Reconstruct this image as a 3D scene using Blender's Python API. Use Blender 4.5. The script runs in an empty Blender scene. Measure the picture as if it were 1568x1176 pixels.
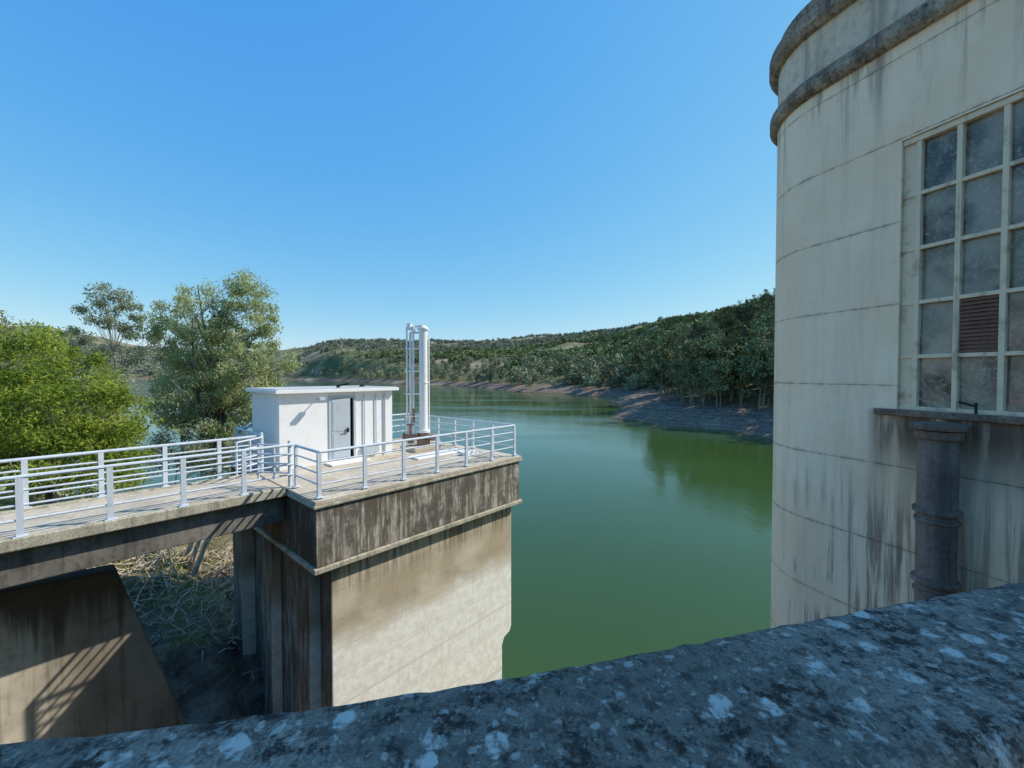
import bpy, math, random
import numpy as np
from mathutils import Vector
random.seed(4)
scene=bpy.context.scene
scene.view_settings.view_transform='Standard'
scene.view_settings.look='None'
scene.view_settings.exposure=0
WZ=-12.0
# ------------------------------------------------------------ node helpers
class NT:
    def __init__(s,name):
        s.mat=bpy.data.materials.new(name); s.mat.use_nodes=True
        s.t=s.mat.node_tree; s.t.nodes.clear()
        s.out=s.t.nodes.new('ShaderNodeOutputMaterial')
        g=s.t.nodes.new('ShaderNodeNewGeometry'); s.pos=g.outputs['Position']; s.geo=g
    def n(s,t,**k):
        x=s.t.nodes.new(t)
        for a,b in k.items(): setattr(x,a,b)
        return x
    def l(s,a,b): s.t.links.new(a,b)
    def put(s,sock,val):
        if isinstance(val,bpy.types.NodeSocket): s.l(val,sock)
        elif isinstance(val,(tuple,list)) and len(val)==3 and sock.type=='RGBA': sock.default_value=(*val,1)
        else: sock.default_value=val
    def scale(s,vec,sc):
        m=s.n('ShaderNodeMapping'); s.l(vec,m.inputs[0]); m.inputs['Scale'].default_value=sc; return m.outputs[0]
    def rot(s,vec,rz,sc=(1,1,1)):
        m=s.n('ShaderNodeMapping'); s.l(vec,m.inputs[0]); m.inputs['Rotation'].default_value=(0,0,rz); m.inputs['Scale'].default_value=sc; return m.outputs[0]
    def noise(s,scale,detail=4,rough=.55,vec=None,dist=0):
        x=s.n('ShaderNodeTexNoise'); s.l(vec or s.pos,x.inputs['Vector'])
        x.inputs['Scale'].default_value=scale; x.inputs['Detail'].default_value=detail
        x.inputs['Roughness'].default_value=rough; x.inputs['Distortion'].default_value=dist
        return x.outputs[0]
    def mr(s,v,a,b,c=0,d=1,smooth=True):
        x=s.n('ShaderNodeMapRange'); x.interpolation_type='SMOOTHSTEP' if smooth else 'LINEAR'
        s.put(x.inputs[0],v)
        for i,q in enumerate((a,b,c,d)): x.inputs[i+1].default_value=q
        return x.outputs[0]
    def math(s,op,a,b=0,clamp=False):
        x=s.n('ShaderNodeMath',operation=op); x.use_clamp=clamp
        s.put(x.inputs[0],a); s.put(x.inputs[1],b); return x.outputs[0]
    def mix(s,f,a,b,bt='MIX'):
        x=s.n('ShaderNodeMix',data_type='RGBA',blend_type=bt)
        s.put(x.inputs[0],f); s.put(x.inputs[6],a); s.put(x.inputs[7],b); return x.outputs[2]
    def sep(s,vec=None):
        x=s.n('ShaderNodeSeparateXYZ'); s.l(vec or s.pos,x.inputs[0]); return x.outputs
    def bump(s,h,strength,dist):
        x=s.n('ShaderNodeBump'); s.put(x.inputs['Height'],h); x.inputs['Strength'].default_value=strength; x.inputs['Distance'].default_value=dist
        return x.outputs[0]
    def bsdf(s,col,rough=.8,normal=None,metal=0,spec=.3,**k):
        b=s.n('ShaderNodeBsdfPrincipled'); s.put(b.inputs['Base Color'],col); s.put(b.inputs['Roughness'],rough)
        b.inputs['Metallic'].default_value=metal; b.inputs['Specular IOR Level'].default_value=spec
        if normal is not None: s.l(normal,b.inputs['Normal'])
        for a,c in k.items(): s.put(b.inputs[a],c)
        s.l(b.outputs[0],s.out.inputs[0]); return b

def m_pier():
    m=NT('pier_concrete'); z=m.sep()['Z']
    n1=m.noise(.9,4); n2=m.noise(5,5,.65); n3=m.noise(60,2)
    st2=m.noise(1,5,.65,vec=m.scale(m.pos,(10,10,.6)))
    st3=m.noise(1,5,.7,vec=m.scale(m.pos,(4.5,4.5,.9)))
    blot=m.noise(3.2,6,.75)
    zn=m.math('ADD',z,m.math('MULTIPLY',m.math('SUBTRACT',st2,.5),2.2))
    zl=m.math('ADD',z,m.math('MULTIPLY',m.math('SUBTRACT',n1,.5),1.0))
    c=m.mix(m.mr(n1,.35,.65),(.44,.355,.24),(.60,.50,.37))
    pale=m.mix(m.mr(n2,.35,.65),(.76,.71,.62),(.90,.86,.76))
    c=m.mix(m.mr(zl,-5.7,-6.4),c,pale)
    zt=m.n('ShaderNodeCombineXYZ'); m.l(z,zt.inputs[2])
    band=m.noise(2.6,5,.7,vec=zt.outputs[0])
    c=m.mix(m.math('MULTIPLY',m.mr(band,.50,.68),m.mr(n2,.3,.6,.15,.45)),c,(.30,.24,.165))
    up=m.mr(z,-4.35,-4.1)
    c=m.mix(up,c,m.mix(m.mr(n2,.35,.65),(.36,.32,.26),(.56,.50,.42)))
    dk=m.math('MULTIPLY',up,m.mr(st3,.43,.55,.10,1))
    dk=m.math('MAXIMUM',dk,m.math('MULTIPLY',m.math('MULTIPLY',m.mr(zn,-3.4,-2.75),up),.95))
    dk=m.math('MULTIPLY',dk,m.mr(blot,.36,.52,.30,1))
    c=m.mix(m.math('MULTIPLY',dk,.86),c,(.062,.055,.048))
    c=m.mix(m.math('MULTIPLY',m.mr(z,-5.3,-4.25),m.mr(st2,.42,.60,.05,.8)),c,(.10,.08,.055))
    c=m.mix(m.math('MULTIPLY',m.mr(st2,.56,.75),.25),c,(.20,.16,.11))
    fr=m.math('FRACT',m.math('MULTIPLY',m.math('ADD',z,20.02),1/.66))
    ln=m.math('LESS_THAN',fr,.02)
    c=m.mix(m.math('MULTIPLY',ln,m.mr(n2,.35,.7,.05,.5)),c,(.14,.11,.08))
    c=m.mix(m.mr(n3,.38,.7,0,.22),c,(.18,.15,.115))
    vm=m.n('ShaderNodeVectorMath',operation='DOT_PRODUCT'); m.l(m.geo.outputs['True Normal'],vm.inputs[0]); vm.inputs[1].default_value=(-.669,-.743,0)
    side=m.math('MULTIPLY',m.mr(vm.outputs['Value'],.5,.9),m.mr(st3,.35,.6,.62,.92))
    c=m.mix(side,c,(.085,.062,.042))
    h=m.math('ADD',m.math('MULTIPLY',n2,.5),m.math('MULTIPLY',n3,.3))
    h=m.math('SUBTRACT',h,m.math('MULTIPLY',ln,.3))
    m.bsdf(c,.92,m.bump(h,.5,.02),spec=.15); return m.mat
def m_conc(name,c1,c2,dark,damt=.5,sc=1.5,streak=.5,bump=.4,zdark=None):
    m=NT(name); n1=m.noise(sc,4,.65); n2=m.noise(sc*9,4,.65)
    st=m.noise(1,4,.6,vec=m.scale(m.pos,(5,5,.3)))
    c=m.mix(m.mr(n1,.3,.7),c1,c2)
    c=m.mix(m.math('MULTIPLY',m.mr(n2,.45,.75),damt),c,dark)
    c=m.mix(m.math('MULTIPLY',m.mr(st,.48,.68),streak),c,dark)
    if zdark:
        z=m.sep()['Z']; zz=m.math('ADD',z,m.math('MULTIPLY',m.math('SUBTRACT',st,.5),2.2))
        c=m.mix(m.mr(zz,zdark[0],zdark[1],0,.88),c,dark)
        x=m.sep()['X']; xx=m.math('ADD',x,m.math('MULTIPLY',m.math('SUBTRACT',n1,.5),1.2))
        c=m.mix(m.mr(xx,-9.2,-8.5,0,.72),c,(.12,.09,.06))  # right part painted darker as shade, narrowing the sunlit patch
    m.bsdf(c,.9,m.bump(n2,bump,.012),spec=.15); return m.mat
def m_tower():
    m=NT('painted_render'); z=m.sep()['Z']
    n1=m.noise(.8,5,.6); n2=m.noise(7,6,.7)
    st=m.noise(1,5,.65,vec=m.scale(m.pos,(4,4,.3)),dist=.4)
    st2=m.noise(1,5,.65,vec=m.scale(m.pos,(11,11,.45)),dist=.3)
    c=m.mix(m.mr(n1,.3,.7),(.93,.70,.475),(.98,.80,.60))
    c=m.mix(m.mr(n2,.5,.8,0,.3),c,(.62,.46,.31))
    top=m.mr(z,2.8,4.1)
    c=m.mix(m.math('MULTIPLY',m.mr(st,.49,.64),m.math('ADD',m.math('MULTIPLY',top,.6),.10)),c,(.18,.14,.105))
    low=m.mr(z,-1.0,-2.2)
    msk=m.mr(n1,.42,.56)
    c=m.mix(m.math('MULTIPLY',m.math('MULTIPLY',m.mr(st2,.50,.62),msk),m.math('ADD',m.math('MULTIPLY',low,.6),.07)),c,(.26,.175,.115))
    fr=m.math('FRACT',m.math('ADD',z,20.13+.5))
    jl=m.math('ABSOLUTE',m.math('SUBTRACT',fr,.5))
    c=m.mix(m.math('MULTIPLY',m.mr(jl,.06,.0),m.mr(n2,.42,.65,.0,.4)),c,(.42,.30,.20))
    c=m.mix(m.math('MULTIPLY',m.mr(jl,.009,.004),m.mr(n2,.35,.6,.3,.75)),c,(.22,.16,.11))
    x=m.sep()['Y']
    si=m.math('MULTIPLY',m.mr(z,-1.6,-.6),m.mr(z,-.40,-.46))
    si=m.math('MULTIPLY',si,m.mr(x,5.38,5.2))
    si=m.math('MULTIPLY',si,m.mr(st,.32,.52,.4,1))
    c=m.mix(m.math('MULTIPLY',si,.92),c,(.085,.05,.034))
    sj=m.math('MULTIPLY',m.mr(z,-.9,-1.8),m.math('MULTIPLY',m.mr(x,5.7,5.1),m.mr(st2,.42,.58)))
    c=m.mix(m.math('MULTIPLY',sj,.5),c,(.18,.12,.085))
    m.bsdf(c,.85,m.bump(n2,.25,.01),spec=.10); return m.mat
def m_lichen():
    m=NT('lichen_concrete')
    va=m.n('ShaderNodeVectorMath',operation='MULTIPLY_ADD')
    wn=m.n('ShaderNodeTexNoise'); m.l(m.pos,wn.inputs['Vector']); wn.inputs['Scale'].default_value=34; wn.inputs['Detail'].default_value=5
    m.l(wn.outputs['Color'],va.inputs[0]); va.inputs[1].default_value=(.05,.05,.05); m.l(m.scale(m.pos,(1,1,.15)),va.inputs[2]); pv=va.outputs[0]
    n1=m.noise(2.5,4,.6); n2=m.noise(30,7,.78); n4=m.noise(9,5,.75); n3=m.noise(170,4,.7)
    c=m.mix(m.mr(n1,.35,.65),(.25,.20,.16),(.36,.29,.235))
    c=m.mix(m.mr(n2,.49,.57,0,.72),c,(.12,.092,.076))
    c=m.mix(m.math('MULTIPLY',m.mr(n4,.47,.60),m.mr(n2,.44,.52,.05,.9)),c,(.048,.037,.032))
    c=m.mix(m.mr(n2,.42,.34,0,.5),c,(.46,.38,.31))
    c=m.mix(m.mr(n3,.50,.62,0,.5),c,(.09,.07,.055))
    def patches(sc,thr,lo,hi):
        v=m.n('ShaderNodeTexVoronoi',voronoi_dimensions='2D'); m.l(pv,v.inputs['Vector']); v.inputs['Scale'].default_value=sc
        r=m.n('ShaderNodeSeparateColor'); m.l(v.outputs['Color'],r.inputs[0])
        return m.math('MULTIPLY',m.mr(v.outputs['Distance'],hi,lo),m.math('GREATER_THAN',r.outputs[0],thr))
    br=m.mr(n2,.60,.47,.3,1)
    big=m.math('MULTIPLY',patches(12,.66,.16,.27),br)
    sm=m.math('MULTIPLY',patches(30,.72,.16,.30),br)
    ti=m.math('MULTIPLY',patches(75,.72,.20,.36),br)
    c=m.mix(m.math('MULTIPLY',ti,.45),c,(.60,.51,.43))
    c=m.mix(m.math('MULTIPLY',sm,.58),c,(.72,.62,.53))
    c=m.mix(m.math('MULTIPLY',big,.76),c,(.83,.74,.65))
    h=m.math('ADD',m.math('MULTIPLY',n2,-1.0),m.math('MULTIPLY',n3,-.5)); h=m.math('ADD',h,m.math('MULTIPLY',big,.15))
    m.bsdf(c,.95,m.bump(h,.8,.006),spec=.08); return m.mat
def m_paint(name,col,rough=.45,dirt=(.25,.22,.18),amt=.25):
    m=NT(name); n1=m.noise(6,3,.6); n2=m.noise(1,3,.6,vec=m.scale(m.pos,(14,14,1.2)))
    c=m.mix(m.math('MULTIPLY',m.mr(n1,.5,.75),amt),col,dirt); c=m.mix(m.math('MULTIPLY',m.mr(n2,.55,.75),amt),c,dirt)
    m.bsdf(c,rough,None,spec=.4); return m.mat
def m_glass():
    m=NT('dirty_glass'); n1=m.noise(1.7,4,.6); n2=m.noise(24,5,.75)
    st=m.noise(1,4,.6,vec=m.scale(m.pos,(12,12,2)))
    c=m.mix(m.mr(n1,.38,.62),(.055,.05,.042),(.30,.27,.21))
    c=m.mix(m.mr(n2,.54,.66,0,.7),c,(.48,.44,.37))
    c=m.mix(m.mr(st,.55,.72,0,.4),c,(.36,.32,.26))
    m.bsdf(c,m.mr(n2,.4,.65,.05,.4),spec=.7,normal=m.bump(n1,.05,.02)); return m.mat
def m_leaf(name,c1,c2,c3,trans=.35,scale=.7):
    m=NT(name); oi=m.n('ShaderNodeObjectInfo')
    n1=m.noise(scale,2); n2=m.noise(scale*9,1)
    c=m.mix(m.mr(n1,.35,.65),c1,c2); c=m.mix(m.mr(n2,.45,.7,0,.8),c,c3)
    hs=m.n('ShaderNodeHueSaturation'); m.put(hs.inputs['Value'],m.mr(oi.outputs['Random'],0,1,.6,1.4,False)); m.put(hs.inputs['Hue'],m.mr(oi.outputs['Random'],0,1,.48,.515,False)); m.l(c,hs.inputs['Color'])
    d=m.n('ShaderNodeBsdfDiffuse'); m.l(hs.outputs[0],d.inputs[0])
    if trans<=0: m.l(d.outputs[0],m.out.inputs[0]); return m.mat
    t=m.n('ShaderNodeBsdfTranslucent'); m.l(hs.outputs[0],t.inputs[0])
    s=m.n('ShaderNodeMixShader'); s.inputs[0].default_value=trans; m.l(d.outputs[0],s.inputs[1]); m.l(t.outputs[0],s.inputs[2])
    m.l(s.outputs[0],m.out.inputs[0]); return m.mat
def m_bark(name,c1,c2):
    m=NT(name); n=m.noise(1,4,.6,vec=m.scale(m.pos,(8,8,2))); m.bsdf(m.mix(m.mr(n,.35,.65),c1,c2),.9,m.bump(n,.5,.03),spec=.1); return m.mat
def m_ground():
    m=NT('ground_soil'); z=m.sep()['Z']
    n1=m.noise(.05,4,.6); n2=m.noise(.6,4,.65); n3=m.noise(2.2,5,.75); nh=m.noise(.012,4,.6)
    soil=m.mix(m.mr(n2,.35,.65),(.15,.105,.08),(.28,.21,.155))
    soil=m.mix(m.mr(n3,.50,.60,0,.7),soil,(.38,.30,.235))
    soil=m.mix(m.mr(n3,.46,.38,0,.7),soil,(.06,.045,.036))
    soil=m.mix(m.mr(nh,.56,.63,0,.8),soil,(.50,.42,.30))
    zt=m.n('ShaderNodeCombineXYZ'); m.l(z,zt.inputs[2]); bd=m.noise(3.0,4,.7,vec=zt.outputs[0])
    soil=m.mix(m.mr(bd,.45,.6,0,.5),soil,(.085,.062,.05))
    soil=m.mix(m.mr(z,-11.4,-11.8),soil,(.13,.11,.055))
    grass=m.mix(m.mr(n2,.35,.65),(.08,.09,.035),(.21,.18,.095))
    hill=m.mix(m.mr(nh,.42,.6),(.12,.135,.065),(.34,.27,.18))
    hill=m.mix(m.mr(n1,.4,.6,0,.5),hill,(.08,.10,.045))
    zz=m.math('ADD',z,m.math('MULTIPLY',m.math('SUBTRACT',n2,.5),2.5))
    c=m.mix(m.mr(zz,-8.0,-6.4),soil,grass)
    c=m.mix(m.mr(z,-4,4),c,hill)
    m.bsdf(c,.95,m.bump(m.math('ADD',n2,n3),.7,.3),spec=.1); return m.mat
def m_water():
    m=NT('lake_water')
    n0=m.noise(.02,3,.5); sw=m.noise(.25,3,.6,vec=m.rot(m.pos,.5,(1,.45,1))); n1=m.noise(2.2,4,.6,vec=m.rot(m.pos,.5,(1,.5,1)))
    c=m.mix(m.mr(n0,.35,.65),(.036,.074,.018),(.042,.084,.024))
    h=m.math('ADD',m.math('MULTIPLY',sw,.5),m.math('MULTIPLY',n1,.2))
    gust=m.noise(.03,4,.6,vec=m.rot(m.pos,.3,(.5,1.6,1)))
    m.bsdf(c,m.mr(gust,.42,.6,.06,.15),m.bump(h,.20,.25),spec=.5,IOR=1.33)
    return m.mat

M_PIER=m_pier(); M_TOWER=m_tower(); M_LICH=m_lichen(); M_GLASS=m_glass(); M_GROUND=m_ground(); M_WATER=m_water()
M_DECK=m_conc('deck_concrete',(.44,.37,.28),(.60,.52,.41),(.17,.14,.11),.5,1.5,.1)
M_EDGE=m_conc('lichen_edge',(.40,.36,.26),(.56,.50,.38),(.09,.08,.06),.85,4,.5)
M_BEAM=m_conc('beam_concrete',(.15,.135,.115),(.24,.21,.18),(.045,.04,.035),.6,1,.6)
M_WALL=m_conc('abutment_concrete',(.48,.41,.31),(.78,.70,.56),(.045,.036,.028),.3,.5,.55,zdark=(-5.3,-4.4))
M_CORN=m_conc('cornice_concrete',(.26,.21,.16),(.48,.40,.31),(.035,.032,.03),.9,3,.6)
M_BAND=m_conc('upper_wall_render',(.66,.54,.41),(.80,.68,.53),(.17,.14,.11),.35,1.2,.5)
M_SILL=m_conc('stained_sill',(.15,.115,.085),(.28,.21,.155),(.03,.027,.025),.7,4,.4)
M_PIPE=m_conc('stained_pipe',(.18,.13,.105),(.30,.225,.18),(.05,.04,.035),.5,3,.5)
M_RAIL=m_paint('rail_paint',(.60,.64,.68),.4,(.33,.28,.23),.4)
M_WHITE=m_paint('white_paint',(.80,.78,.75),.6,(.5,.48,.44),.2)
M_DOOR=m_paint('door_paint',(.48,.52,.55),.45,(.3,.28,.25),.2)
M_FRAME=m_paint('window_frame_paint',(.78,.64,.45),.7,(.28,.21,.14),.6)
M_RUST=m_paint('rusty_metal',(.30,.17,.12),.7,(.1,.06,.04),.6)
M_BROWN=m_paint('vent_slats',(.24,.115,.075),.7,(.06,.04,.03),.5)
M_DARK=m_paint('dark_interior',(.02,.02,.022),.9,(.01,.01,.01),.1)
M_GREYROOF=m_conc('roof_coating',(.45,.45,.43),(.55,.54,.52),(.2,.19,.18),.3,2,.1)
M_ROAD=m_conc('road_asphalt',(.05,.05,.05),(.08,.08,.075),(.03,.03,.03),.4,2,.0)
M_DAM=m_conc('dam_concrete',(.24,.20,.15),(.42,.36,.27),(.05,.04,.03),.5,.5,.6)

# ------------------------------------------------------------ mesh helpers
class MB:
    def __init__(s): s.v=[];s.f=[];s.m=[]
    def box(s,a0,a1,b0,b1,z0,z1,T=None,mi=0):
        T=T or W; o=len(s.v)
        for z in (z0,z1):
            for a,b in ((a0,b0),(a1,b0),(a1,b1),(a0,b1)): s.v.append(T(a,b,z))
        for q in ((0,3,2,1),(4,5,6,7),(0,1,5,4),(1,2,6,5),(2,3,7,6),(3,0,4,7)): s.f.append([o+i for i in q]); s.m.append(mi)
    def cyl(s,p0,p1,r0,r1=None,n=10,mi=0):
        r1=r0 if r1 is None else r1
        p0=Vector(p0);p1=Vector(p1);d=(p1-p0).normalized()
        a=d.orthogonal().normalized(); b=d.cross(a); o=len(s.v)
        for p,r in ((p0,r0),(p1,r1)):
            for i in range(n):
                t=2*math.pi*i/n; s.v.append(tuple(p+(a*math.cos(t)+b*math.sin(t))*r))
        for i in range(n):
            j=(i+1)%n; s.f.append([o+i,o+j,o+n+j,o+n+i]); s.m.append(mi)
        s.f.append([o+i for i in range(n)][::-1]); s.m.append(mi); s.f.append([o+n+i for i in range(n)]); s.m.append(mi)
    def tube(s,pts,rs,n=6,mi=0):
        o=len(s.v); N=len(pts); pts=[Vector(p) for p in pts]
        for k in range(N):
            d=(pts[min(k+1,N-1)]-pts[max(k-1,0)]).normalized()
            a=d.cross(Vector((.3,.9,.1))).normalized(); b=d.cross(a)
            for i in range(n):
                t=2*math.pi*i/n; s.v.append(tuple(pts[k]+(a*math.cos(t)+b*math.sin(t))*rs[k]))
        for k in range(N-1):
            for i in range(n):
                j=(i+1)%n; s.f.append([o+k*n+i,o+k*n+j,o+(k+1)*n+j,o+(k+1)*n+i]); s.m.append(mi)
    def loft(s,path,prof,mi=0):
        o=len(s.v); P=len(prof)
        for (x,y,nx,ny) in path:
            for (d,z) in prof: s.v.append((x+nx*d,y+ny*d,z))
        for i in range(len(path)-1):
            for j in range(P-1):
                s.f.append([o+i*P+j,o+(i+1)*P+j,o+(i+1)*P+j+1,o+i*P+j+1]); s.m.append(mi)
    def obj(s,name,mats,parent=None,bevel=0,smooth=False,fix=True):
        me=bpy.data.meshes.new(name); me.from_pydata(s.v,[],s.f)
        for mt in (mats if isinstance(mats,list) else [mats]): me.materials.append(mt)
        me.polygons.foreach_set('material_index',s.m)
        if fix:
            import bmesh
            bm=bmesh.new(); bm.from_mesh(me); bmesh.ops.recalc_face_normals(bm,faces=bm.faces); bm.to_mesh(me); bm.free()
        if smooth: me.polygons.foreach_set('use_smooth',[True]*len(me.polygons))
        ob=bpy.data.objects.new(name,me); scene.collection.objects.link(ob)
        if parent: ob.parent=parent
        if bevel:
            b=ob.modifiers.new('bevel','BEVEL'); b.width=bevel; b.segments=2; b.limit_method='ANGLE'
        return ob
def empty(name):
    e=bpy.data.objects.new(name,None); scene.collection.objects.link(e); return e

UX,UY=.669,.743; CX,CY=-4.11,8.52
def W(a,b,z): return (CX+a*UX-b*UY, CY+a*UY+b*UX, z)
DZ=-2.65
# ------------------------------------------------------------ intake pier
pier=empty('concrete_intake_pier')
m=MB(); m.box(0,6.6,0,6.3,DZ-.09,DZ); m.obj('deck_slab',M_DECK,pier,.015)
m=MB(); m.box(-.03,6.63,-.03,6.33,DZ-.16,DZ-.093); m.obj('coping',M_EDGE,pier,.015)
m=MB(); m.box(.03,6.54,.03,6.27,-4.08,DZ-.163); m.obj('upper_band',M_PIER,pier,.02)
m=MB(); m.box(-.03,6.62,-.03,6.33,-4.20,-4.083); m.obj('ledge',M_EDGE,pier,.02)
m=MB()
prof=[(.42,-4.203),(6.36,-4.203),(6.36,-8.25),(6.28,-8.42),(6.02,-8.5),(5.92,-8.7),(5.92,-15),(.42,-15)]
o=len(m.v)
for b in (.22,6.25):
    for a,z in prof: m.v.append(W(a,b,z))
n=len(prof); m.f.append(list(range(n))); m.f.append(list(range(2*n-1,n-1,-1))); m.m+=[0,0]
for i in range(n):
    j=(i+1)%n; m.f.append([i,j,n+j,n+i]); m.m.append(0)
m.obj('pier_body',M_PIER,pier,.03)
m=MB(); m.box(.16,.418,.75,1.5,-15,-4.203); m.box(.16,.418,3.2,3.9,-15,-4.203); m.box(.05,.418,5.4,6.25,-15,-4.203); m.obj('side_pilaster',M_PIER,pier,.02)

# ------------------------------------------------------------ footbridge
br=empty('footbridge')
m=MB(); m.box(-17.5,-.035,1.55,3.75,DZ-.09,DZ-.004); m.obj('deck',M_DECK,br,.012)
m=MB(); m.box(-17.5,-.035,1.50,1.68,DZ-.17,DZ+.03); m.box(-17.5,-.035,3.62,3.80,DZ-.17,DZ+.03); m.obj('kerb_edge',M_EDGE,br,.02)
m=MB(); m.box(-17.5,.02,1.72,2.05,-3.45,DZ-.093); m.box(-17.5,.02,3.25,3.58,-3.45,DZ-.093)
for k in range(6): m.box(-3-3*k,-2.8-3*k,2.053,3.247,-3.3,DZ-.096)
m.obj('beams',M_BEAM,br,.02)

# ------------------------------------------------------------ railings
def run(mb,p,q,posts):
    (a0,b0),(a1,b1)=p,q; L=math.hypot(a1-a0,b1-b0)
    for h,r in ((1.0,.034),(.78,.021),(.54,.021),(.30,.021)):
        mb.cyl(W(a0,b0,DZ+h),W(a1,b1,DZ+h),r,n=8)
    for s in posts:
        a=a0+(a1-a0)*s/L; b=b0+(b1-b0)*s/L
        along=abs(a1-a0)>abs(b1-b0)
        ha,hb=(.042,.028) if along else (.028,.042)
        mb.box(a-ha,a+ha,b-hb,b+hb,DZ+.0,DZ+.99)
        mb.box(a-.08,a+.08,b-.07,b+.07,DZ+.031,DZ+.045)
r1=empty('platform_railing')
m=MB(); i0=.16
run(m,(i0,i0),(6.44,i0),[6.28/6*k for k in range(7)])
run(m,(6.44,i0),(6.44,6.14),[1,2,3,4,5,5.98])
run(m,(6.44,6.14),(i0,6.14),[1.1,2.2,3.3,4.4,5.5,6.28])
run(m,(i0,i0),(i0,1.42),[1.26])
run(m,(i0,6.14),(i0,3.86),[.76,1.52,2.28])
m.obj('rails_and_posts',M_RAIL,r1)
r2=empty('bridge_railing')
m=MB()
run(m,(i0,1.59),(-17.3,1.59),[i0+.85+1.05*k for k in range(16)])
run(m,(i0,3.70),(-17.3,3.70),[i0+.83+1.06*k for k in range(16)])
m.obj('rails_and_posts',M_RAIL,r2)
r3=empty('bridge_gate')
m=MB()
def gate(mb,p,q):
    (a0,b0),(a1,b1)=p,q
    for h in (.98,.76,.54,.32): mb.cyl(W(a0,b0,DZ+h),W(a1,b1,DZ+h),.02,n=8)
    for (a,b) in (p,q,((a0+a1)/2,(b0+b1)/2)): mb.cyl(W(a,b,DZ+.15),W(a,b,DZ+1.0),.024,n=8)
gate(m,(.12,3.60),(-.62,3.05)); gate(m,(.12,1.66),(-.35,2.35))
m.cyl(W(.1,3.62,DZ),W(.1,3.62,DZ+1.1),.04); m.cyl(W(.1,1.64,DZ),W(.1,1.64,DZ+1.1),.04)
m.obj('gate_leaves',M_RAIL,r3)

# ------------------------------------------------------------ shed
sh=empty('equipment_shed')
m=MB(); t=.12; z0=DZ+.002; z1=-.52
m.box(.5,1.9,3.5,3.5+t,z0,z1); m.box(2.66,4.0,3.5,3.5+t,z0,z1); m.box(1.903,2.657,3.5,3.5+t,-.68,z1)
m.box(.5,.5+t,3.623,5.8,z0,z1); m.box(4-t,4.0,3.623,5.8,z0,z1); m.box(.623,3.877,5.68,5.8,z0,z1)
m.obj('walls',M_WHITE,sh,.008)
m=MB(); m.box(.36,4.14,3.30,5.94,-.517,-.42); m.obj('roof_slab',M_WHITE,sh,.01)
m=MB(); m.box(.42,4.08,3.36,5.88,-.417,-.395); 
m.obj('roof_coating',M_GREYROOF,sh,.005)
m=MB(); m.box(.64,3.86,3.75,3.80,z0,z1-.01); m.obj('interior_shade_panel',M_DARK,sh)  # dark panel standing in for the shade inside the shed
ang=math.radians(-5); hx,hy=1.93,3.50
def TD(a,b,z):
    return W(hx+a*math.cos(ang)-b*math.sin(ang),hy+a*math.sin(ang)+b*math.cos(ang),z)
m=MB(); m.box(0,.56,-.04,0,DZ+.06,-.72,T=TD); m.box(.04,.52,-.05,-.042,DZ+.15,DZ+.85,T=TD); m.box(.04,.52,-.05,-.042,DZ+.95,-.80,T=TD); m.obj('door',M_DOOR,sh,.004)
m=MB(); m.box(.46,.50,-.10,-.05,-1.75,-1.62,T=TD); m.box(.36,.50,-.12,-.10,-1.70,-1.67,T=TD); m.obj('door_handle',M_DARK,sh)
m=MB()
m.box(1.86,1.93,3.47,3.5,z0,-.64); m.box(2.63,2.70,3.47,3.5,z0,-.64); m.box(1.93,2.63,3.47,3.5,-.71,-.64)
m.obj('door_frame',M_DOOR,sh)
m=MB()
for uu in (2.98,3.38): m.cyl(W(uu,3.46,-2.3),W(uu,3.46,-.6),.018,n=8)
m.box(2.9,3.46,3.40,3.5,-2.5,-2.25)
m.cyl(W(1.5,3.5,-.72),W(1.5,3.2,-.68),.016); m.box(1.42,1.58,3.06,3.24,-.72,-.64)
m.cyl(W(3.7,3.46,-.6),W(3.7,3.46,-2.6),.025)
m.obj('conduits_and_lamp',M_DOOR,sh)
m=MB(); m.cyl(W(2.2,3.6,-.39),W(2.2,3.6,-.30),.05); m.cyl(W(2.2,3.6,-.33),W(2.45,3.4,-.26),.03); m.cyl(W(3.3,4.2,-.39),W(3.3,4.2,-.32),.1,.06); m.obj('roof_fitting',M_DARK,sh)
m=MB(); m.box(1.7,2.9,2.95,3.46,DZ+.002,DZ+.06); m.obj('door_step',M_WHITE,sh,.01)

# ------------------------------------------------------------ standpipe
sp=empty('vent_standpipe')
px,py=W(5.2,3.4,0)[:2]
m=MB()
m.cyl((px,py,-2.0),(px,py,1.62),.145,n=24); m.cyl((px,py,1.60),(px,py,1.66),.20,n=24); m.cyl((px,py,1.663),(px,py,1.74),.17,.10,n=24)
m.cyl((px,py,-2.05),(px,py,-1.96),.23,n=24); m.cyl((px,py,-.3),(px,py,-.24),.165,n=24)
for dx,dy,zt,r in ((-.34,-.05,1.62,.035),(-.46,.02,1.5,.045),(-.58,-.02,1.66,.03),(.17,.16,1.45,.02)):
    m.cyl((px+dx,py+dy,-2.4),(px+dx,py+dy,zt),r,n=10)
m.cyl((px-.60,py-.02,1.66),(px+.02,py-.02,1.76),.04,n=10); m.cyl((px-.46,py,1.5),(px,py,1.5),.035,n=8)
m.cyl((px-.48,py-.02,1.60),(px-.48,py-.02,1.82),.09,n=12); m.cyl((px-.34,py-.05,1.55),(px-.34,py-.05,1.70),.07,n=12)
for z in (-1.5,-.7,.1,.9): m.box(px-.64,px+.0,py-.09,py-.06,z,z+.05,T=lambda a,b,c:(a,b,c))
m.obj('pipes',M_WHITE,sp,smooth=False)
m=MB(); m.box(4.55,5.7,3.0,3.9,DZ+.003,DZ+.14); m.obj('plinth',M_DECK,sp,.02)
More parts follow.
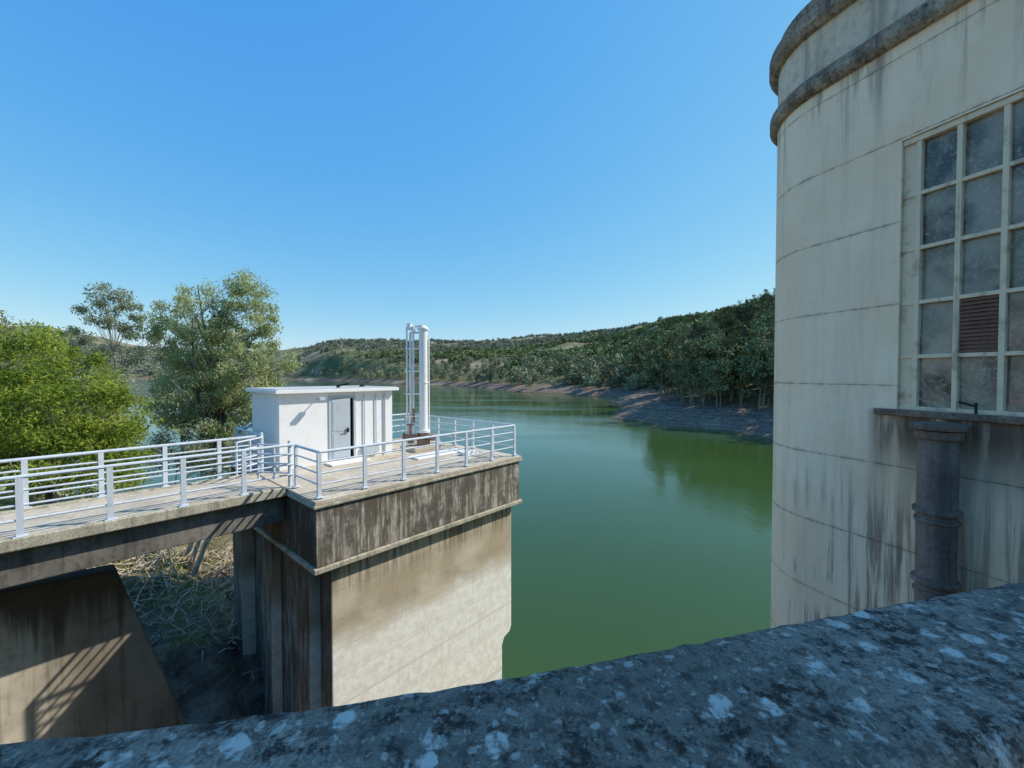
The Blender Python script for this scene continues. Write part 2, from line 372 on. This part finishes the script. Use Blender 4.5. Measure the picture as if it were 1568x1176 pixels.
m=MB(); m.cyl((px,py,-2.3),(px,py,-2.055),.17,n=16); m.cyl((px,py,-2.51),(px,py,-2.3),.24,n=16)
m.cyl((px-.7,py-.1,-2.2),(px+.45,py-.1,-2.2),.09,n=12); m.cyl((px-.46,py,-2.42),(px-.46,py,-2.2),.12,n=12)
for dx in (-.7,-.2,.3): m.cyl((px+dx,py-.1,-2.2),(px+dx+.04,py-.1,-2.2),.15,n=14)
m.cyl((px-.46,py-.1,-2.1),(px-.46,py-.1,-1.75),.03); m.cyl((px-.46,py-.1,-1.78),(px-.46,py-.1,-1.75),.14,n=16)
m.cyl((px-.34,py-.05,-1.7),(px-.34,py-.05,-1.2),.045)
m.obj('valve_body',M_RUST,sp)
m=MB(); m.box(3.9,5.9,1.9,2.5,DZ+.003,DZ+.05); m.box(5.3,5.9,1.3,1.6,DZ+.003,DZ+.12); m.obj('cover_plates',M_WHITE,sp,.01)

# ------------------------------------------------------------ abutment wall
m=MB(); prof=[(-15,-3.5),(-6,-3.75),(-2.8,-4.05),(-1.75,-7.8),(-.7,-13),(-15,-13)]; n=len(prof)
for b in (3.0,3.45):
    for a,z in prof: m.v.append(W(a,b,z))
m.f.append(list(range(n))); m.f.append(list(range(2*n-1,n-1,-1))); m.m+=[0,0]
for i in range(n):
    j=(i+1)%n; m.f.append([i,j,n+j,n+i]); m.m.append(0)
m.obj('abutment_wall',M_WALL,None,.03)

# ------------------------------------------------------------ gatehouse building
gh=empty('gatehouse_building')
TX,TY=-.357,.934; NX,NY=-.934,-.357; BX,BY=4.67,5.25
def TW(k,d,z): return (BX-TX*k+NX*d, BY-TY*k+NY*d, z)
R=1.18
def flat(k0,k1,n=2): return [(*TW(k0+(k1-k0)*i/(n-1),0,0)[:2],NX,NY) for i in range(n)]
def corner(cx,cy,a0,a1,n=40):
    return [(cx+R*math.cos(math.radians(a0+(a1-a0)*i/n)),cy+R*math.sin(math.radians(a0+(a1-a0)*i/n)),math.cos(math.radians(a0+(a1-a0)*i/n)),math.sin(math.radians(a0+(a1-a0)*i/n))) for i in range(n+1)]
Ex,Ey,_=TW(-.8,0,0); c1=(Ex-NX*R,Ey-NY*R); a0=math.degrees(math.atan2(NY,NX))%360
c2=(c1[0]+.934*5,c1[1]+.357*5)
left=flat(.2,-.8)+corner(*c1,a0,a0-90)+corner(*c2,a0-90,a0-180)
left+= [(left[-1][0]+.357*9,left[-1][1]-.934*9,.934,.357)]
def prof(z0,z1):
    p=[(0,z0)]
    for j in range(-14,6):
        zz=j-.13
        if z0+.02<zz<z1-.02: p+=[(0,zz-.007),(-.003,zz-.003),(-.003,zz+.003),(0,zz+.007)]
    return p+[(0,z1)]
m=MB(); m.loft(left,prof(-15,4.03)); m.loft(flat(2.2,.2),prof(-15,-.42)); m.loft(flat(2.2,.2),prof(2.84,4.03)); m.loft(flat(9,2.2),prof(-15,4.03))
m.obj('walls',M_TOWER,gh)
full=flat(9,.2,12)[:-1]+left
m=MB(); m.loft(full,[(0,4.25),(0,4.96)]); m.obj('upper_walls',M_BAND,gh)
m=MB(); m.loft(full,[(-.1,4.02),(.06,4.04),(.11,4.10),(.11,4.24),(.03,4.32),(-.1,4.33)])
m.loft(full,[(-.1,4.93),(.07,4.95),(.13,5.02),(.13,5.20),(.06,5.26),(-.3,5.27)])
m.obj('cornices',M_CORN,gh,smooth=False)
m=MB(); m.loft(full,[(.0,5.262),(0,5.44),(-.3,5.45)]); m.obj('roof_parapet',M_CORN,gh)
m=MB(); m.box(-.7,8.5,-5.5,-.28,5.2,5.3,T=TW); m.box(-.9,9,-5.2,-1.5,5.303,8.5,T=TW); m.obj('roof_and_shade_block',M_TOWER,gh)  # roof slab, plus an added out-of-view block that shades the parapet
m=MB(); m.box(.1,.198,-.30,-.004,-.42,2.84,T=TW); m.box(2.202,2.3,-.30,-.004,-.42,2.84,T=TW); m.box(.1,2.3,-.30,-.004,2.843,2.95,T=TW)
m.obj('window_reveal',M_FRAME,gh)
m=MB()
ks=[.35+.352*i for i in range(6)]; zs=[2.80,2.155,1.51,.865,.22,-.40]
m.box(.2,.345,-.14,-.05,-.42,2.84,T=TW); m.box(2.13,2.2,-.14,-.05,-.42,2.84,T=TW)
for k in ks: m.box(k-.024,k+.024,-.12,-.03,-.42,2.84,T=TW)
for z in zs: m.box(.2,2.2,-.125,-.035,z-.022,z+.022,T=TW)
m.box(.2,2.2,-.13,-.02,2.77,2.838,T=TW)
m.obj('window_frame',M_FRAME,gh,.005)
m=MB()
random.seed(9)
for i in range(5):
    for j in range(5):
        e=random.uniform(-.012,.012); f=random.uniform(-.018,.018)
        k0,k1=ks[i],ks[i+1]; zt,zb=zs[j],zs[j+1]; o=len(m.v)
        m.v+=[TW(k0,-.088+e,zb),TW(k1,-.088-e,zb),TW(k1,-.088-e+f,zt),TW(k0,-.088+e+f,zt)]
        m.f.append([o,o+1,o+2,o+3]); m.m.append(0)
m.obj('window_panes',M_GLASS,gh,fix=False)
m=MB()
for q in range(14):
    z=.25+q*.043
    o=len(m.v); k0,k1=ks[1]+.03,ks[2]-.03
    m.v+=[TW(k0,-.040,z),TW(k1,-.040,z),TW(k1,-.065,z+.036),TW(k0,-.065,z+.036)]; m.f.append([o,o+1,o+2,o+3]); m.m.append(0)
m.obj('vent_louvre',M_BROWN,gh,fix=False)
m=MB(); m.box(-.02,2.45,-.16,.055,-.50,-.423,T=TW); m.obj('window_sill',M_SILL,gh,.012)
m=MB()
kp,dp=.70,.25
def tp(z): return TW(kp,dp,z)
m.cyl(tp(-15),tp(-.62),.165,n=32)
for z,h,r in ((-.60,.07,.235),(-.70,.09,.195),(-1.52,.05,.20),(-1.62,.04,.185),(-2.3,.05,.20),(-2.42,.04,.185)): m.cyl(tp(z),tp(z+h),r,n=32)
o_=m.obj('downpipe',M_PIPE,gh,.008)
o_.data.polygons.foreach_set('use_smooth',[len(p.vertices)==4 for p in o_.data.polygons])
m=MB(); m.cyl(TW(.75,-.02,-.3),TW(.9,.02,-.34),.012); m.cyl(TW(.9,.02,-.42),TW(.9,.02,-.3),.012); m.obj('window_latch',M_DARK,gh)

# ------------------------------------------------------------ dam + parapet
pl=[(-17,-1.9),(-10,-.55),(-5,.20),(-2.2,.545),(-.846,.68),(-.578,.708),(-.34,.754),(-.031,.82),(.312,.905),(.6,.985),(1.0,1.088),(1.512,1.215),(3,1.6),(6.5,2.55),(9,3.3)]
def resample(pl):
    P=[]
    X=[p[0] for p in pl]; Y=[p[1] for p in pl]
    xs=list(np.arange(-17,-2,.5))+list(np.arange(-2,2.4,.02))+list(np.arange(2.4,9,.3))
    k=np.ones(31)/31
    dens=np.interp(np.arange(-17.5,9.5,.02),X,Y); sm=np.convolve(dens,k,'same'); ys=np.interp(xs,np.arange(-17.5,9.5,.02),sm)
    for i,x in enumerate(xs):
        j0=max(i-1,0); j1=min(i+1,len(xs)-1); dx=xs[j1]-xs[j0]; dy=ys[j1]-ys[j0]; L=math.hypot(dx,dy)
        P.append((x,ys[i],-dy/L,dx/L))
    return P
PP=resample(pl)
rng=np.random.default_rng(3)
m=MB(); prof_p=[(-.33,-1.75),(-.33,-.76),(-.365,-.75),(-.37,-.66),(-.365,-.62),(-.345,-.603)]+[(-.345+.03*i,-.6) for i in range(1,11)]+[(-.022,-.603),(-.004,-.622),(0,-.65),(0,-.73),(-.05,-.74),(-.05,-2.5)]
PJ=len(prof_p)
base=rng.normal(0,1,(len(PP),PJ))
for r_ in range(2): base=(base+np.roll(base,1,0)+np.roll(base,1,1))/1.9
for i,(x,y,nx,ny) in enumerate(PP):
    for j,(d,z) in enumerate(prof_p):
        q=.0009*base[i,j] if -2<x<2.3 else 0
        m.v.append((x+nx*(d+q),y+ny*(d+q),z+q*.7))
for i in range(len(PP)-1):
    for j in range(PJ-1): m.f.append([i*PJ+j,(i+1)*PJ+j,(i+1)*PJ+j+1,i*PJ+j+1]); m.m.append(0)
m.obj('stone_parapet',M_LICH,None,smooth=True)
m=MB(); m.loft(PP,[(-6,-15),(-6,-1.72),(-.08,-1.70),(-.08,-15)]); m.obj('dam_wall',M_DAM)
m=MB(); m.loft(PP,[(-5.9,-1.70),(-.34,-1.69)]); m.obj('road',M_ROAD,fix=False)

# ------------------------------------------------------------ terrain
LAKE=np.array([(110,14),(90,26),(75,38),(62,52),(53,65),(48,77),(42,83),(33,92),(29,103),(31,116),(38,148),(49,190),(53,222),(31,255),(5,285),(-18,340),(-43,420),(-158,540),(-300,760),(-516,945),(-900,1050),(-1500,1100),(-2400,1000),(-2400,60),(-200,44),(-90,38),(-50,33),(-30,30),(-20,29),(-12,27),(-7,22),(-4.5,16),(-4,10),(-4,4),(-4,0),(6,1.0),(30,3),(80,6)],float)
def sdist(X,Y):
    X=X+1.6*np.sin(Y*.35)*(Y>35)+3*np.sin(Y*.11+1)*(Y>45); 
    d=np.full(X.shape,1e9); ins=np.zeros(X.shape,bool); n=len(LAKE)
    for i in range(n):
        ax,ay=LAKE[i]; bx,by=LAKE[(i+1)%n]; ex,ey=bx-ax,by-ay
        t=np.clip(((X-ax)*ex+(Y-ay)*ey)/(ex*ex+ey*ey),0,1)
        d=np.minimum(d,np.hypot(X-ax-t*ex,Y-ay-t*ey))
        c=((ay>Y)!=(by>Y)); den=(by-ay) if by!=ay else 1e-9
        ins^= c&(X<(bx-ax)*(Y-ay)/den+ax)
    return np.where(ins,-d,d)
RA=[-2.5,-1.56,-1.244,-1.15,-1.04,-.927,-.768,-.546,-.419,-.29,-.133,.073,.184,.279,.406,.50,.62,.82,1.24,2.5]
RYP=[505,506,500,497,511,527,538,536,523,524,525,518,513,505,494,487,478,468,460,460]
RYR=[2200,2200,2200,2200,2200,2200,2000,1500,1250,1250,1350,1500,1500,1250,850,520,330,280,230,200]
RY0=[1000,1000,1000,1000,1000,1000,1000,980,700,540,430,300,260,225,150,105,90,75,60,40]
def wob2(X,Y,f,s): return np.sin(X*f+s)*np.cos(Y*f*1.13+s*2.1)+.5*np.sin(X*f*2.3+Y*f*1.7+s*3)+.35*np.sin(X*f*4.1-Y*f*3.3+s)
def H(X,Y):
    s=sdist(X,Y)
    a=np.where(Y>1,X/np.maximum(Y,1),np.sign(X)*2.5); a=np.clip(a,-2.5,2.5)
    yr=np.interp(a,RA,RYR); y0=np.interp(a,RA,RY0); zr=(574-np.interp(a,RA,RYP))/630*yr
    t=np.clip((Y-y0)/(yr-y0),0,1)
    hill=(zr+6)*(t*.75+.25*t*t*(3-2*t))
    hill=hill*(1+.18*wob2(X,Y,.006,1.3)*(1-t)*np.minimum(1,t*4))
    hill+= np.clip(t*3,0,1)*4*wob2(X,Y,.02,.4)*np.clip(yr/1000,.2,1)
    hill*=np.clip(s/50,0,1)
    over=np.maximum(Y-yr,0); hill*=np.exp(-over/2500)
    near=(X<-2)&(Y<45)
    bank=np.where(near,6.3*(1-np.exp(-np.maximum(s,0)/4.5)),6.5*(1-np.exp(-np.maximum(s,0)/17)))
    rough=np.where(s>0,1,0)*np.minimum(1,np.maximum(s,0)/4)*(.25*wob2(X,Y,.5,.7)+.18*wob2(X,Y,1.7,.2))
    z=np.where(s>0,WZ+bank+hill+rough,WZ-np.minimum(4,-.35*s))
    return z
th=np.concatenate([np.arange(-78,78,.33),np.arange(78,282.01,4)]); rr=np.exp(np.linspace(math.log(3),math.log(7000),250))
A,Rr=np.meshgrid(np.radians(th),rr,indexing='ij'); X=Rr*np.sin(A); Y=Rr*np.cos(A); Z=H(X,Y)
nt_,nr=X.shape
V=np.stack([X.ravel(),Y.ravel(),Z.ravel()],1)
ii,jj=np.meshgrid(np.arange(nt_-1),np.arange(nr-1),indexing='ij'); q=(ii*nr+jj).ravel()
F=np.stack([q,q+1,q+nr+1,q+nr],1)
me=bpy.data.meshes.new('ground'); me.from_pydata(V.tolist(),[],F.tolist()); me.materials.append(M_GROUND)
me.polygons.foreach_set('use_smooth',[True]*len(me.polygons)); me.update()
g=bpy.data.objects.new('ground',me); scene.collection.objects.link(g)
m=MB(); m.v=[(-2600,-2,WZ),(400,-2,WZ),(400,1300,WZ),(-2600,1300,WZ)]; m.f=[[0,1,2,3]]; m.m=[0]; m.obj('water',M_WATER,fix=False)

# ------------------------------------------------------------ trees
def leafquads(C,L,Wd,rng,droop=.0):
    n=len(C); d=rng.normal(0,1,(n,3)); d[:,2]-=droop; d/=np.linalg.norm(d,axis=1)[:,None]
    r=rng.normal(0,1,(n,3)); s=np.cross(d,r); s/=np.linalg.norm(s,axis=1)[:,None]
    l=(L*rng.uniform(.6,1.3,n))[:,None]; w=(Wd*rng.uniform(.6,1.3,n))[:,None]
    v=np.stack([C,C+d*l*.45+s*w*.5,C+d*l,C+d*l*.45-s*w*.5],1).reshape(-1,3)
    return v
def tree_mesh(name,base,lobes,ncl,npl,cr,L,Wd,tr,mats,seed,droop=.6,lean=(0,0),trunks=1,flatten=.75,limb=1.0):
    rng=np.random.default_rng(seed); base=np.array(base,float)
    vols=np.array([l[3]*l[3]*l[4] for l in lobes]); vols/=vols.sum()
    cl=[]
    while len(cl)<ncl:
        l=lobes[rng.choice(len(lobes),p=vols)]
        d=rng.normal(0,1,3); d/=np.linalg.norm(d); r=rng.uniform(.25,1)**.45
        cl.append(base+np.array([l[0]+d[0]*l[3]*r,l[1]+d[1]*l[3]*r,l[2]+d[2]*l[4]*r]))
    cl=np.array(cl); top=max(l[2]+l[4]*.5 for l in lobes)
    m=MB(); trunkpts=[]
    for t in range(trunks):
        ox,oy=(rng.uniform(-.5,.5,2)*top*.12 if trunks>1 else (0,0)); pts=[];rs=[]
        ph=rng.uniform(0,6)
        for i in range(9):
            f=i/8; pts.append(base+np.array([lean[0]*f+ox*f*2+math.sin(f*5+ph)*top*.02,lean[1]*f+oy*f*2+math.cos(f*4+ph)*top*.015,top*f*(.95 if t==0 else .8)])); rs.append(tr*(1-.85*f)*(1 if t==0 else .7))
        m.tube(pts,rs,7); trunkpts+=[(p,r) for p,r in zip(pts,rs)][2:]
    for c in cl:
        if limb<1 and rng.uniform()>limb: continue
        best=min(trunkpts,key=lambda pr:np.linalg.norm(pr[0]-c)+max(0,(pr[0][2]-c[2]+.15*top))*2)
        p0,r0=best; midp=(p0+c)/2+np.array([0,0,.12*np.linalg.norm(c-p0)])+rng.normal(0,.04,3)*np.linalg.norm(c-p0)
        m.tube([p0,(p0*.6+midp*.4)+rng.normal(0,.01,3)*top*.3,midp,c],[r0*.5,r0*.38,r0*.25,r0*.08],4)
    nb=len(m.f)
    sz=rng.uniform(.6,1.35,ncl)
    cen=np.repeat(cl,npl,0); off=rng.normal(0,1,(ncl*npl,3)); off/=np.maximum(1e-6,np.linalg.norm(off,axis=1))[:,None]; off*=(rng.uniform(0,1,(ncl*npl,1))**.5)
    off*=np.repeat(sz,npl)[:,None]*cr; off[:,2]*=flatten
    lv=leafquads(cen+off,L,Wd,rng,droop)
    o=len(m.v); V=m.v+[tuple(x) for x in lv.tolist()]
    k=np.arange(len(lv)//4)*4+o; F=m.f+np.stack([k,k+1,k+2,k+3],1).tolist()
    me=bpy.data.meshes.new(name); me.from_pydata([tuple(map(float,v)) for v in V],[],F)
    for mt in mats: me.materials.append(mt)
    me.polygons.foreach_set('material_index',[0]*nb+[1]*(len(F)-nb)); me.update()
    return me
def place(name,me,loc=(0,0,0),parent=None,rz=0):
    o=bpy.data.objects.new(name,me); scene.collection.objects.link(o); o.location=loc; o.rotation_euler=(0,0,rz)
    if parent: o.parent=parent
    return o
def hz(x,y): return float(H(np.array([x]),np.array([y]))[0])
BK=m_bark('bark_grey',(.10,.08,.06),(.24,.20,.15)); BKP=m_bark('bark_pale',(.30,.26,.21),(.45,.40,.33)); BKM=m_bark('bark_mid',(.18,.15,.12),(.34,.29,.23))
LF1=m_leaf('leaf_eucalyptus',(.20,.23,.09),(.35,.36,.16),(.46,.44,.27),.45,.8)
LF2=m_leaf('leaf_grey_green',(.19,.22,.125),(.31,.325,.20),(.40,.40,.28),.4,.9)
LF3=m_leaf('leaf_bright',(.17,.23,.035),(.33,.36,.065),(.22,.27,.05),.45,.9)
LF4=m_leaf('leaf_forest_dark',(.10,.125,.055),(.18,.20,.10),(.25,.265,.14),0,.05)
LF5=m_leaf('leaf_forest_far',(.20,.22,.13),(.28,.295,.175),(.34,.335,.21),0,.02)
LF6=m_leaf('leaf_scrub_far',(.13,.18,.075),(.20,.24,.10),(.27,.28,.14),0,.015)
LF7=m_leaf('leaf_scrub_farther',(.20,.235,.17),(.26,.28,.21),(.30,.30,.23),0,.01)  # distance haze put into the leaf colour: paler and greyer
bx,by=-15.8,22; bz=hz(bx,by); h0=-bz
place('eucalyptus_tree',tree_mesh('big_eucalyptus',(bx,by,bz),
  [(1.6,0,h0+4.7,1.1,1.2),(-.9,0,h0+4.0,1.2,1.2),(1.5,0,h0+2.8,1.8,1.8),(-1.0,.2,h0+1.8,1.8,1.8),(-2.4,0,h0+2.4,.9,1.1),(1.8,0,h0+.4,2.2,1.8),(-1.0,0,h0-.8,2.2,1.8),(3.1,0,h0-1.2,1.3,1.1),(0.4,0,h0-2.4,2.4,1.2),(-2.4,0,h0-1.9,1.2,1.2)],
  260,175,.52,.19,.06,.17,[BK,LF1],11,1.0,(.4,0),2))
bx,by=-25.2,26; bz=hz(bx,by); h0=-bz
place('eucalyptus_tree',tree_mesh('pale_eucalyptus',(bx,by,bz),
  [(-.3,0,h0+5.0,1.1,.7),(-1.6,0,h0+4.6,1.0,.55),(.9,0,h0+3.8,1.1,.8),(-.6,0,h0+2.8,1.4,.9),(-2.9,0,h0+2.2,1.2,.6),(1.8,0,h0+2.2,1.1,.8),(.4,0,h0+1.1,1.7,.9),(-2.2,0,h0-.6,1.3,1.0),(2.2,0,h0+3.0,.8,1.1)],
  72,140,.48,.22,.065,.15,[BKP,LF2],12,1.0,(-.2,0),1))
bx,by=-20.6,26; bz=hz(bx,by); h0=-bz
place('eucalyptus_tree',tree_mesh('mid_eucalyptus',(bx,by,bz),
  [(-.6,0,h0+3.6,1.1,1.0),(.0,0,h0+2.2,1.3,1.2),(-.4,0,h0+1.0,1.1,1.0),(.8,0,h0-1.2,1.1,1.2),(1.0,0,h0+.4,1.1,1.1)],
  55,140,.5,.21,.065,.13,[BK,LF2],15,1.0,(.1,0),1))
def bush(name,x,y,lobes,n,npl,mat,seed,cr=.55,L=.2,Wd=.055,trunks=3):
    z=hz(x,y); place(name,tree_mesh('bush_mesh',(x,y,z),[(l[0],l[1],l[2]-z,l[3],l[4]) for l in lobes],n,npl,cr,L,Wd,.07,[BK,mat],seed,.2,(0,0),trunks,.9))
bush('tamarisk_bush',-17.2,15.2,[(-.6,0,.6,1.5,1.2),(1.1,0,-.4,1.5,1.2),(2.2,.2,-1.6,1.2,1.3),(-2.2,0,.2,1.6,1.5),(0,0,-1.6,2.8,1.6),(0,0,-2.8,2.8,1.5),(-2.4,0,-3.0,2,1.5),(2.0,0,-3.2,1.4,1.2)],215,180,LF3,21)
bush('willow_bush',-21.8,16.5,[(0,0,1.2,1.4,1.7),(-.5,0,-1.5,2,2)],60,160,LF1,22)
bush('grey_bush',-22.4,22.5,[(0,0,-.6,1.2,1.2),(1.0,0,-2.6,.9,.8),(-2,0,-.3,1.5,1.5),(-1,0,-2.8,1.6,1.5)],55,140,LF2,23)
bush('grey_bush',-17.0,20.6,[(0,0,-3.9,1.2,1.0),(1.6,0,-4.0,1.2,.9),(3.6,0,-3.8,1.4,.9)],50,140,LF2,24)
bush('grey_bush',-28,24,[(0,0,.5,2,1.6),(-2,0,0,2,2),(0,0,-2.4,2.4,1.6)],70,140,LF2,25)
rng=np.random.default_rng(8); m=MB()
for k in range(1500):
    x=rng.uniform(-18,-8.2); y=rng.uniform(11.5,20); z=hz(x,y) if k%3==0 else None
    if z is None: x,y=lx+rng.normal(0,.25),ly+rng.normal(0,.25); z=lz
    lx,ly,lz=x,y,z
    L=rng.uniform(.4,1.6); d=rng.normal(0,1,3); d[2]=abs(d[2])*.6+.1; d/=np.linalg.norm(d); b=rng.normal(0,.3,3)
    p0=np.array([x,y,z-.05]); m.tube([p0,p0+d*L*.5+b*.3,p0+d*L+b*.1-np.array([0,0,.1])],[.026,.018,.006],4)
BR=m_bark('dry_wood',(.34,.27,.18),(.66,.56,.42))
m.obj('dry_brush',BR,fix=False)
m=MB()
for k in range(3):
    p=np.array([-12.2+k*.5,15.2-k*.4,hz(-12.2,15.2)-.2]); m.tube([p,p+np.array([.5,-.1,1.2]),p+np.array([.6+.3*k,0,2.2]),p+np.array([1.3+.4*k,.1,3.0])],[.13,.10,.08,.04],7)
m.obj('dead_tree_trunk',BR,fix=False)
rng=np.random.default_rng(14)
gx=rng.uniform(-34,-8.6,9000); gy=rng.uniform(10.5,30,9000); gz=H(gx,gy); nz=np.sin(gx*1.3)*np.cos(gy*1.1)+rng.normal(0,.5,9000)
ok=(gz>-11.3)&(nz>.1); C=np.stack([gx,gy,gz],1)[ok]
C=np.repeat(C,9,0)+rng.normal(0,.11,(ok.sum()*9,3))*np.array([1,1,.4])
lv=leafquads(C,.26,.03,rng,-1.6); k=np.arange(len(C))*4
me=bpy.data.meshes.new('bank_grass'); me.from_pydata(lv.tolist(),[],np.stack([k,k+1,k+2,k+3],1).tolist())
me.materials.append(m_leaf('dry_grass',(.26,.25,.08),(.42,.36,.18),(.19,.24,.06),.3,.5)); place('bank_grass',me)

protos={}
def proto(kind,i):
    key=(kind,i)
    if key in protos: return protos[key]
    r=random.Random(i*13+len(kind))
    if kind=='tall':
        lobes=[(r.uniform(-.06,.06),r.uniform(-.06,.06),.84,.11,.13)]+[(r.uniform(-.17,.17),r.uniform(-.17,.17),r.uniform(.5,.8),r.uniform(.08,.14),r.uniform(.08,.13)) for _ in range(5)]+[(r.uniform(-.16,.16),r.uniform(-.16,.16),r.uniform(.25,.5),.12,.10) for _ in range(3)]
        me=tree_mesh('tall_eucalyptus',(0,0,0),lobes,44,30,.06,.045,.022,.010,[BKM,LF4],30+i,.6,(r.uniform(-.06,.06),0),1+i%2,.8,.5)
    elif kind in('mid','low'):
        lobes=[(0,0,.66,.22,.26),(r.uniform(-.18,.18),.1,.5,.22,.22),(-.12,r.uniform(-.18,.18),.36,.24,.22)]
        me=tree_mesh('shore_tree',(0,0,0),lobes,22,13,.11,.11,.07,.014,[BKM,LF5],40+i,.2,(0,0),1,.8,.3)
    else:
        lobes=[(0,0,.5,.42,.4),(r.uniform(-.25,.25),.15,.4,.34,.3)]
        me=tree_mesh('scrub_tree',(0,0,0),lobes,12,8,.18,.28,.2,.03,[BKM,LF6 if kind=='scrub' else LF7],50+i,0,(0,0),1,.8,.1)
    protos[key]=me; return me
def forest(name,kind,nvar,P,hts,seed):
    top=empty(name); rng=np.random.default_rng(seed); idx=rng.integers(0,nvar,len(P))
    for i in range(nvar):
        Q=P[idx==i]; h=hts[idx==i]; n=len(Q); a=rng.uniform(0,2*math.pi,n)
        vs=[]
        for k in range(4):
            an=a+k*math.pi/2; vs.append(np.stack([Q[:,0]+np.cos(an)*h/math.sqrt(2),Q[:,1]+np.sin(an)*h/math.sqrt(2),Q[:,2]-.02*h],1))
        V=np.stack(vs,1).reshape(-1,3); k=np.arange(n)*4
        me=bpy.data.meshes.new('scatter'); me.from_pydata(V.tolist(),[],np.stack([k,k+1,k+2,k+3],1).tolist())
        o=place('scatter_%d'%i,me,parent=top); o.instance_type='FACES'; o.use_instance_faces_scale=True; o.instance_faces_scale=1; o.show_instancer_for_render=False
        place('tree_variant_%d'%i,proto(kind,i),parent=o)
def sample(n,a0,a1,r0,r1,cond,seed,power=1.0):
    rng=np.random.default_rng(seed); t=np.arctan(rng.uniform(a0,a1,n)); r=r0+(r1-r0)*rng.uniform(0,1,n)**power
    x=r*np.sin(t); y=r*np.cos(t); z=H(x,y); s=sdist(x,y); ok=cond(x,y,z,s)&(z>WZ+.5); return np.stack([x,y,z],1)[ok],rng
P,rg=sample(1000,.28,1.2,70,330,lambda x,y,z,s:(s>15)&(x>20),61)
forest('bank_eucalyptus_grove','tall',4,P,rg.uniform(9,22,len(P)),62)
P,rg=sample(3000,-.75,.5,220,1250,lambda x,y,z,s:(s>9)&(s<110)&(y>215),63,1.2)
forest('shore_trees','mid',4,P,rg.uniform(7,17,len(P)),64)
P,rg=sample(12000,-.75,.70,230,1500,lambda x,y,z,s:(s>60)&(wob2(x,y,.008,2.)>-.35),65,.9)
P2=P[P[:,1]<900]; forest('hill_scrub','scrub',4,P2,rg.uniform(5,12,len(P2)),66)
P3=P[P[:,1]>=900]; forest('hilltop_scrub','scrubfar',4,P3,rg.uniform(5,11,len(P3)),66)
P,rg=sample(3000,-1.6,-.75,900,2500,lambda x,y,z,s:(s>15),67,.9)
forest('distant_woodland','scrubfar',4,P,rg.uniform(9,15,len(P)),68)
P,rg=sample(400,-2.2,-.6,24,200,lambda x,y,z,s:(s>.8)&(y<60)&(y>23)&~((x/y>-1.02)&(x/y<-.80)),69,1)
forest('lakeside_bushes','low',3,P,rg.uniform(2,4.5,len(P)),70)

# ------------------------------------------------------------ light
EL=math.radians(42); hx_,hy_=.972,.236
S=Vector((hx_*math.cos(EL),hy_*math.cos(EL),math.sin(EL))).normalized()
ld=bpy.data.lights.new('sun','SUN'); ld.energy=5.0; ld.angle=math.radians(.5); ld.color=(1,.95,.86)
lo=bpy.data.objects.new('sun',ld); scene.collection.objects.link(lo); lo.rotation_euler=S.to_track_quat('Z','Y').to_euler(); lo.location=(30,10,40)
w=bpy.data.worlds.new('World'); scene.world=w; w.use_nodes=True; t=w.node_tree; t.nodes.clear()
sk=t.nodes.new('ShaderNodeTexSky'); sk.sky_type='NISHITA'; sk.sun_disc=False; sk.sun_elevation=EL; sk.sun_rotation=math.atan2(hx_,hy_)
sk.air_density=1.0; sk.dust_density=.3; sk.ozone_density=2.5; sk.altitude=200
sc=t.nodes.new('ShaderNodeSeparateColor'); t.links.new(sk.outputs[0],sc.inputs[0]); cc=t.nodes.new('ShaderNodeCombineColor')
for i,(k,p) in enumerate(((.66,1.12),(1.85,.58),(4.75,.13))):
    a=t.nodes.new('ShaderNodeMath'); a.operation='POWER'; t.links.new(sc.outputs[i],a.inputs[0]); a.inputs[1].default_value=p
    b=t.nodes.new('ShaderNodeMath'); b.operation='MULTIPLY'; t.links.new(a.outputs[0],b.inputs[0]); b.inputs[1].default_value=k
    t.links.new(b.outputs[0],cc.inputs[i])
bg=t.nodes.new('ShaderNodeBackground'); bg.inputs[1].default_value=.15
ou=t.nodes.new('ShaderNodeOutputWorld'); t.links.new(cc.outputs[0],bg.inputs[0]); t.links.new(bg.outputs[0],ou.inputs[0])

# ------------------------------------------------------------ camera
cd=bpy.data.cameras.new('camera'); cd.sensor_width=36; cd.lens=36*630/1568; cd.clip_end=20000; cd.clip_start=.05
co=bpy.data.objects.new('camera',cd); scene.collection.objects.link(co); co.location=(0,0,0)
co.rotation_euler=(math.radians(90-1.27),0,0); scene.camera=co
